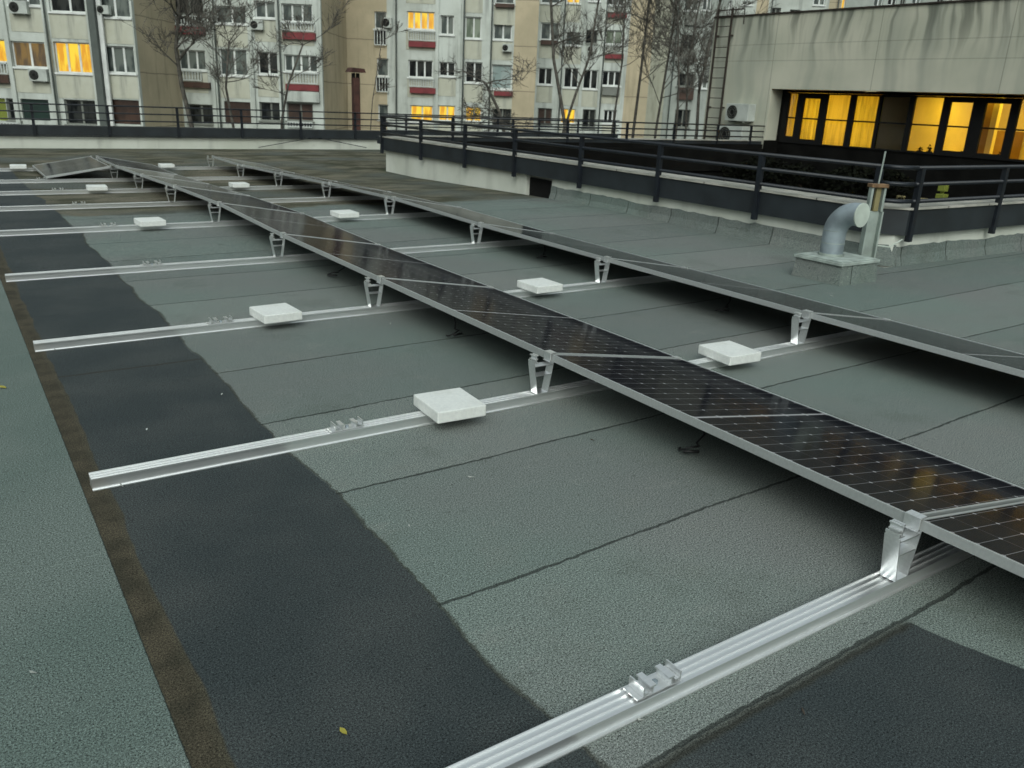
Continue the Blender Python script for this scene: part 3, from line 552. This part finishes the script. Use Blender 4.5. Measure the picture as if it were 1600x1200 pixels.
    if key in 'ABCD':   # projecting slabs and vertical fins the facades show
        m = MB()
        fins = {'A':(-26.0,-23.95,-21.75),'B':(-17.75,-15.5,-13.9),'C':(-5.75,-4.35,-2.45),'D':(2.45,3.95,5.3)}[key]
        for q in fins: m.box(q-sm-.11, q-sm+.11, -.13, -.002, 0, ZT-ZB-1)
        m.build('pilaster', M[main], root)

# ------------------------------------------------------------------ chimney beyond the parapet
ch = empty('chimney', (8.40,23.5,-14), 0, 'slim rusty red chimney with a small capped top beyond the far parapet', 'chimney')
MB().box(-.10,.10,-.10,.10,0,15.85).build('shaft', M['rust'], ch, bevel=.01)
for q in (-.07,.07): MB().box(q-.02,q+.02,-.1,.1,15.84,15.98).build('support', M['dark'], ch)
MB().prism([(-.25,16.0),(.25,16.0),(.21,16.11),(-.16,16.13)], -.20, .20, 'y').build('cap', M['rust'], ch)

# ------------------------------------------------------------------ bare trees
def tree(D, path, r0, seed, label, spread=1.0, n1=16, maxh=6.5, droop=0.0, dense=1.0):
    rnd = random.Random(seed); pts = []
    for s, z in path:
        P = CAM+fh*D+rh*s; pts.append(Vector((P.x, P.y, z)))
    base = pts[0].copy(); base.z = -14; base += rh*(-.1); root = empty('bare_tree', base, 0, label, 'tree', 'bare trees between the roof and the apartments')
    trunk = [base]+pts; trunk = [p_-base for p_ in trunk]; k_ = len(trunk)
    tm = MB(); r0 *= .62; tm.tube(trunk, [r0*(1.5 if i == 0 else 1-.6*i/k_) for i in range(k_)], 7)
    cm = MB()
    def branch(p, d, L, r, lev):
        n_ = 4 if lev < 2 else 3; pp = [p]; q = p; dd = d.copy()
        for i in range(n_):
            dd = (dd+Vector((rnd.uniform(-1,1),rnd.uniform(-1,1),rnd.uniform(-.6,1.0)-droop))*.24).normalized(); q = q+dd*L/n_; pp.append(q)
        cm.tube(pp, [max(.0065, r*(1-.75*i/n_)) for i in range(n_+1)], 5 if lev == 0 else 3, caps=False)
        if lev >= 4 or L < .25: return
        cnt = int(round((5 if lev < 3 else 4)*dense))
        for i in range(cnt):
            t_ = rnd.uniform(.25, 1.0); ix = min(int(t_*n_), n_-1); s_ = pp[ix].lerp(pp[ix+1], t_*n_-ix)
            nd = (dd*.7+Vector((rnd.uniform(-1,1),rnd.uniform(-1,1),rnd.uniform(-.5,.9)))*.75*spread).normalized()
            branch(s_, nd, L*rnd.uniform(.45,.68), r*.5, lev+1)
    for i in range(n1):
        t_ = rnd.uniform(.45, 1.0) if i > 2 else 1.0; f = t_*(k_-1); ix = min(int(f), k_-2); s_ = trunk[ix].lerp(trunk[ix+1], f-ix)
        if s_.z < 13.2: s_ = trunk[-1].lerp(trunk[-2], rnd.uniform(0,.5))
        a = rnd.uniform(0, 6.28); nd = Vector((math.cos(a)*spread, math.sin(a)*spread, rnd.uniform(.1,1.1))).normalized()
        branch(s_, nd, rnd.uniform(.35,.6)*maxh*.6, r0*.38, 1)
    tm.build('trunk', M['bark'], root, smooth=True); cm.build('crown', M['bark'], root, fix=False)
    return root
tree(31, [(-11.9,-.04),(-12.15,1.4),(-12.25,2.6),(-12.0,4.0),(-12.3,6.0)], .15, 3, 'bare knobbly tree with wide branches left of the centre in front of the tan strip', 1.0, 14, 6)
tree(29, [(-9.73,.1),(-9.9,1.4),(-9.7,2.8)], .09, 5, 'thin bare tree with a fine crown right of the knobbly tree', .9, 8, 4)
tree(33, [(-9.22,.25),(-8.9,1.6),(-8.3,3.0)], .09, 8, 'slender bare tree leaning in front of the red balconies', .9, 7, 4)
tree(27, [(-4.88,-1),(-4.7,1.2),(-4.4,2.9)], .035, 9, 'spindly leafless sapling rising behind the red chimney', .6, 6, 1.8)
tree(30, [(-.62,.2),(-.85,1.0),(-1.35,1.9)], .13, 12, 'pruned bare tree with drooping branches right of the lit ground floor windows', 1.2, 9, 3.6, .5)
tree(33, [(1.63,.3),(1.35,1.5),(1.0,2.9),(.75,5.2),(.6,7.5)], .13, 15, 'tall bare tree forking low in front of the amber window', .75, 13, 5.5)
tree(33.6, [(1.55,.3),(1.9,1.6),(2.35,3.0),(2.6,5.4)], .10, 21, 'bare tree with a slanting trunk right of the amber window', .75, 9, 4.5)
tree(38, [(4.81,.3),(4.9,2.4),(5.0,5.4),(5.2,9)], .12, 23, 'tall twiggy bare tree in front of the second tan strip', .8, 16, 7, dense=1.05)
tree(36, [(5.48,.4),(5.7,3.2),(5.9,6.4)], .10, 27, 'fine branched bare tree left of the dark balconies', .7, 14, 6.5, dense=1.05)
tree(32, [(6.38,.6),(6.3,2.0),(6.6,4.4),(7.0,6.6)], .11, 31, 'bare tree closest to the left of the ladder', .8, 12, 5.5)
tree(34, [(5.97,.6),(5.9,2.2),(5.6,4.6)], .09, 33, 'thin bare tree between two others by the dark balconies', .8, 9, 5)

tree(41, [(4.2,.3),(4.4,3.2),(4.3,6.4),(4.6,9)], .09, 41, 'slim bare tree behind the tall twiggy one by the tan strip', .7, 16, 6.5, dense=1.1)
tree(37, [(6.9,.6),(6.7,3.2),(7.0,6.4)], .09, 43, 'slim bare tree behind the ladder corner', .8, 15, 6.5, dense=1.1)

# ------------------------------------------------------------------ roof vent and its post
v = empty('roof_vent', (4.45,3.49,0), 0, 'galvanised gooseneck vent pipe on a membrane covered kerb box by the courtyard corner', 'vent')
m = MB(); b0 = [(-.285,-.265),(.285,-.265),(.285,.265),(-.285,.265)]; b1 = [(-.27,-.25),(.27,-.25),(.27,.25),(-.27,.25)]
m.add([(*p_,0) for p_ in b0]+[(*p_,.175) for p_ in b1], [(0,1,5,4),(1,2,6,5),(2,3,7,6),(3,0,4,7),(4,5,6,7)]); m.build('kerb', M['curbx'], v)
MB().box(-.29,.29,-.265,.265,.177,.205).box(-.27,.27,-.245,.245,.206,.214).build('lid', M['lid'], v, bevel=.008)
PX, PY = -.03, .05
m = MB(); pts = [(PX,PY,.215),(PX,PY,.42)]; cy, cz, R_ = PY-.20, .42, .20
for i in range(1, 11):
    a = math.radians(90*i/10*1.0); pts.append((PX, cy+R_*math.cos(a), cz+R_*math.sin(a)))
pts.append((PX, cy-.045, cz+R_)); m.tube(pts, .105, 24, caps=False); m.build('pipe', M['galv'], v, smooth=True)
MB().tube([(PX,PY,.215),(PX,PY,.237)], .118, 24).build('collar', M['galv2'], v)
MB().tube([(PX,cy-.044,cz+R_),(PX,cy-.056,cz+R_)], .110, 24).build('end_cover', M['pale'], v, smooth=False)
for i, zz in enumerate((.33,.445)): MB().tube([(PX,PY,zz),(PX,PY,zz+.006)], .108, 24).build('pipe_joint', M['galv2'], v)
pt = empty('vent_post', (4.84,3.45,0), math.radians(-25), 'pale metal channel post with rusty head and thin rod beside the gooseneck vent', 'post')
MB().box(-.075,.075,.0,.02,.06,.62).box(-.075,-.06,-.05,-.001,.06,.62).box(.06,.075,-.05,-.001,.06,.62).build('channel', M['galv2'], pt)
for q in (-.062,.066): MB().box(q-.014,q+.008,-.03,.02,.621,.84).build('tine', M['galv2'], pt)
MB().box(-.012,.036,-.01,.02,.621,.84).build('tine', M['ochre'], pt)
MB().box(-.085,.085,-.045,.045,.841,.875).build('head', M['rustc'], pt, bevel=.005)
MB().tube([(0,0,.876),(.01,0,1.17)], .008, 8).build('rod', M['galv2'], pt)
MB().tube([(.07,-.02,.30),(.2,-.05,.29),(.34,-.02,.36)], .007, 6).build('cable', M['pale'], pt)

# ------------------------------------------------------------------ solar mounting: rails, brackets, clips, pavers, panels
RT = .05; SP = 2.02
XR = [0.0, 2.0847]; W_ = .9628; L_ = 2.0; ZH, ZL = .2566, .1015
def rail():
    h = RT; m = MB()
    prof = [(-.037,0),(-.037,.004),(-.027,.006),(-.027,.040),(-.035,.043),(-.035,h),(-.0325,h),(-.0325,h-.006),(-.0125,h-.006),(-.0125,h),(-.0095,h),(-.0095,h-.006),(.0095,h-.006),(.0095,h),(.0125,h),(.0125,h-.006),(.0325,h-.006),(.0325,h),(.035,h),(.035,.043),(.027,.040),(.027,.006),(.037,.004),(.037,0)]
    return m.prism(prof, 0, 5.3, 'x')
ordn = ['nearest','second','third','fourth','fifth','sixth','seventh','eighth','farthest']
rproto = None
for n_ in range(9):
    if rproto is None: o = rproto = rail().build('mounting_rail', M['alu'])
    else: o = rproto.copy(); COL.objects.link(o)
    y = n_*SP; o.location = (-2.17, y+.015, g(y)+.001)
    if n_ == 8: o.location.y = 16.16-.03
    tag(o, ordn[n_]+' silver aluminium mounting rail lying across the roof, counted from the bottom of the photo', 'rail', 'parallel aluminium mounting rails')
def bracket():
    t = empty('panel_bracket'); y0, y1 = -.0275, .0275; w = .0035
    def leg(sx):
        b, tp = .035*sx, .063*sx; m = MB(); m.prism([(b,0),(b-w*sx,.004),(tp-w*sx,.165),(tp,.165)] , y0, y1); return m
    for sx in (-1, 1): leg(sx).build('leg', M['alu'], t)
    MB().box(-.034,.034,y0,y1,.0,.004).build('foot', M['alu'], t)
    MB().box(-.0585,.0585,y0+.001,y1-.001,.150,.154).build('crossbar', M['alu'], t); MB().box(-.049,.049,y0+.001,y1-.001,.098,.102).build('crossbar', M['alu'], t)
    m = MB()   # empty clamp head over the left leg
    m.box(-.064,-.030,y0+.004,y1-.004,.166,.170).box(-.049,-.045,y0+.004,y1-.004,.1705,.205).box(-.062,-.034,y0+.008,y1-.008,.186,.191).box(-.060,-.050,y0+.006,y1-.006,.2055,.211).box(-.044,-.034,y0+.006,y1-.006,.2055,.211).box(-.0645,-.060,y0+.002,y1-.002,.171,.182)
    m.build('clamp', M['alu'], t)
    m = MB(); m.box(.030,.066,y0,y1,.166,.169).box(.036,.040,y0,y1,.1695,.2095).box(.036,.074,y0,y1,.210,.2135).build('clamp', M['alu'], t)
    return t
bproto = bracket(); first = True
rowname = ['front row of panels', 'second row of panels']
for r_ in (0, 1):
    for n_ in range(9):
        if r_ == 0 and n_ == 8: pass
        o = bproto if first else copy_tree(bproto); first = False
        y = n_*SP; 
        if n_ == 8: y = 16.10
        o.location = (XR[r_]-.048, y+.005, g(y)+RT+.001)
        tag(o, ordn[n_]+' V-shaped aluminium bracket under the high edge of the '+rowname[r_], 'bracket', 'V-shaped panel brackets')
def clip():
    t = empty('rail_clip'); y0, y1 = -.028, .028; m = MB()
    m.box(-.085,.075,y0,y1,0,.004).build('base', M['alu'], t)
    for cx, s in ((-.045,1),(.045,-1)):
        m = MB(); m.box(cx-.020*s-.002,cx-.020*s+.002,y0,y1,.0045,.034).box(cx+.012*s-.010,cx+.012*s+.010,y0,y1,.024,.029).box(cx-.020*s+.003 if s > 0 else cx+.0025,cx-.0025 if s > 0 else cx+.020-.003,y0,y1,.012,.015).box(cx+.012*s-.002,cx+.012*s+.002,y0,y1,.0045,.0235)
        m.build('hook', M['alu'], t)
    m = MB(); m.tube([(0,0,.0045),(0,0,.011)], .009, 6).build('bolt', M['galv'], t)
    return t
cproto = clip(); first = True
for n_ in range(8):
    o = cproto if first else copy_tree(cproto); first = False; y = n_*SP
    o.location = (-1.115, y+.015, g(y)+RT+.0015); tag(o, 'low double hook clip on the '+ordn[n_]+' aluminium rail, left of the panels', 'clip', 'hook clips on the rails')
pv = None
for (x, n_, lab) in ((-.60,1,'large pale concrete block on the second rail, nearest of the left line of blocks'),(-.765,2,'pale concrete block on the third rail left of the front panels'),(-.72,4,'pale concrete block on the fifth rail left of the front panels'),
    (-.62,6,'small looking pale concrete block on the seventh rail left of the front panels'),(-1.28,8,'pale concrete block at the far left frame edge beside the single reversed panel'),
    (1.36,1,'pale concrete block on the second rail between the two panel rows'),(1.385,2,'pale concrete block on the third rail between the two panel rows'),(1.44,4,'pale concrete block on the fifth rail between the two panel rows'),
    (1.40,6,'pale concrete block on the seventh rail between the two panel rows'),(1.20,8,'farthest pale concrete block between the two panel rows')):
    if pv is None: o = pv = MB().box(-.128,.128,-.138,.138,0,.058).build('concrete_block', M['paver'], bevel=.006)
    else: o = pv.copy(); COL.objects.link(o)
    y = n_*SP if n_ < 8 else 16.12; o.location = (x, y-.015, g(y)+RT+.0025); o.rotation_euler = (0,0,math.radians(random.uniform(-5,5))); tag(o, lab, 'concrete block', 'concrete ballast blocks on the rails')
def panel():
    t = empty('solar_panel'); th = .035; lp = .011
    m = MB(); m.box(0,lp,0,L_,-th,0).box(W_-lp,W_,0,L_,-th,0).box(lp,W_-lp,0,lp,-th,0).box(lp,W_-lp,L_-lp,L_,-th,0).build('frame', M['alu2'], t, bevel=.0012)
    MB().quad((lp,lp,-.0025),(W_-lp,lp,-.0025),(W_-lp,L_-lp,-.0025),(lp,L_-lp,-.0025)).build('glass', M['cells'], t, fix=False)
    MB().quad((lp,lp,-.008),(lp,L_-lp,-.008),(W_-lp,L_-lp,-.008),(W_-lp,lp,-.008)).build('back_sheet', M['backsheet'], t, fix=False)
    MB().box(.40,.52,.96,1.04,-.028,-.0085).build('junction_box', M['black'], t)
    return t
pproto = panel(); first = True
def place(o, x, n_, flip=False):
    ya, yb = n_*SP, (n_+1)*SP
    if n_ == 7: yb = 16.10
    za, zb = ZH+g(ya), ZH+g(yb); yd = Vector((0, yb-ya, zb-za)).normalized()
    th = math.asin((ZH-ZL)/W_); xd = Vector((math.cos(th)*(-1 if flip else 1), 0, -math.sin(th)))
    if flip: yd = -yd
    zd = xd.cross(yd).normalized(); yd = zd.cross(xd)
    base = Vector((x, (yb-.01) if flip else ya+.01, (zb if flip else za)))
    o.matrix_world = Matrix.Translation(base) @ Matrix((xd, yd, zd)).transposed().to_4x4()
for r_, ns in ((0, range(-1, 8)), (1, range(-1, 8))):
    for n_ in ns:
        if r_ == 1 and n_ < 0: continue
        o = pproto if first else copy_tree(pproto); first = False; place(o, XR[r_], n_)
        tag(o, 'tilted black solar panel of the '+rowname[r_].replace(' of panels','')+', '+(['nearest','second','third','fourth','fifth','sixth','seventh','eighth','ninth'][n_+1-r_])+' from the camera', 'solar panel', 'tilted solar panels in two rows')
o = copy_tree(pproto); place(o, -.115, 7, True); tag(o, 'single solar panel tilted the opposite way at the far left end of the front row', 'solar panel', 'tilted solar panels in two rows')
# mid clamps on the low edges
cl = None
for r_ in (0, 1):
    for n_ in range(0, 8):
        if cl is None: o = cl = MB().box(-.022,.022,-.018,.018,.002,.006).box(-.003,.003,-.007,.007,-.04,.0019).build('edge_clamp', M['alu'])
        else: o = cl.copy(); COL.objects.link(o)
        y = n_*SP; o.location = (XR[r_]+.925, y, ZL+.004+g(y)); o.rotation_euler = (0,math.radians(9.3),0)
        tag(o, 'small clamp on the low edge of the '+rowname[r_].replace(' of panels','')+' above the '+ordn[n_]+' rail', 'clamp', 'small clamps between the panels')
# looped cables hanging below the panels
def cable(x, y, s, seed, label):
    rnd = random.Random(seed); pts = []
    for i in range(16):
        a = i/15*4.4+2.2; pts.append((s*.36*math.cos(a), s*.34*math.sin(a), .022+.010*math.sin(a*1.7)+.003*i*s*6))
    pts += [(s*.75,s*.35,.07*1),(s*.8,s*.6,.15)]
    t = empty('cable', (x, y, g(y)), rnd.uniform(-.5,.5), label, 'cable', 'black cable loops under the panels')
    MB().tube(pts, .005, 6).build('lead', M['black'], t, smooth=True); MB().tube([(-s*.35,-s*.3,.03),(s*.22,-s*.42,.03)], .0075, 6).build('plug', M['black'], t, smooth=True)
for x, y, s, sd_, lab in ((.16,1.15,.12,1,'black cable loop lying under the second panel of the front row'),(.15,3.27,.12,2,'black cable loop under the third panel of the front row'),(.15,5.28,.13,3,'black cable loop under the fourth panel of the front row'),
    (2.36,2.98,.13,4,'black cable loop under the second row of panels right of the concrete block'),(2.34,5.33,.12,5,'farther black cable loop under the second row of panels')):
    cable(x, y, s, sd_, lab)

# small litter
lf = NT('yellow_leaf').out((.36,.32,.05), .7); sc_ = NT('pale_scrap').out((.38,.40,.38), .6); dk = NT('dark_crumb').out((.05,.04,.03), .8)
def scrap(x, y, w, l, mat, name, label, cat):
    a = random.uniform(0, 3.1); c, s = math.cos(a), math.sin(a); m = MB(); z = .007
    pts = [(-l,0,0),(-l*.3,w,.004),(l*.6,w*.7,.002),(l,0,.006),(l*.3,-w,.003),(-l*.5,-w*.8,0)]
    m.add([(px*c-py*s, px*s+py*c, pz) for px, py, pz in pts]+[(px*c-py*s, px*s+py*c, pz-.0015) for px, py, pz in pts], [(0,1,2,3,4,5),(11,10,9,8,7,6)]+[(i,(i+1)%6,6+(i+1)%6,6+i) for i in range(6)])
    o = m.build(name, mat); o.location = (x, y, z+g(y)); tag(o, label, cat)
scrap(-1.86,.32,.007,.013,lf,'leaf','tiny yellow leaf lying on the dark membrane at the bottom','leaf')
scrap(-2.37,3.43,.012,.022,lf,'leaf','tiny yellowish leaf on the green membrane at the left edge','leaf')
for i, (x, y) in enumerate(((-2.47,.94),(-2.07,1.99),(-1.87,2.53),(-1.45,2.84),(-.14,1.47),(-.08,3.72),(3.71,2.97),(4.7,4.74),(-2.07,4.01),(-.81,-.23),(-1.2,-.03),(-.84,1.4),(-1.25,1.16))):
    scrap(x, y, .0035, (.010,.016,.005,.005,.012)[i%5], sc_ if i%5 < 4 else dk, 'paper_scrap', ['thin pale scrap on the green sheet at lower left','pale sliver just below the second rail end','tiny pale speck on the dark strip above the second rail','tiny pale speck near the right edge of the dark strip','pale scrap on the membrane under the near edge of the front row','pale scrap under the front row left of the third bracket','pale scrap on the membrane left of the roof vent','pale speck on the membrane behind the second panel row','pale speck just below the third rail end','pale speck on the dark sheet below the nearest rail','dark crumb below the nearest rail clip','pale scrap right of the concrete block on the membrane','dark crumb by the right edge of the dark strip'][i], 'scrap')
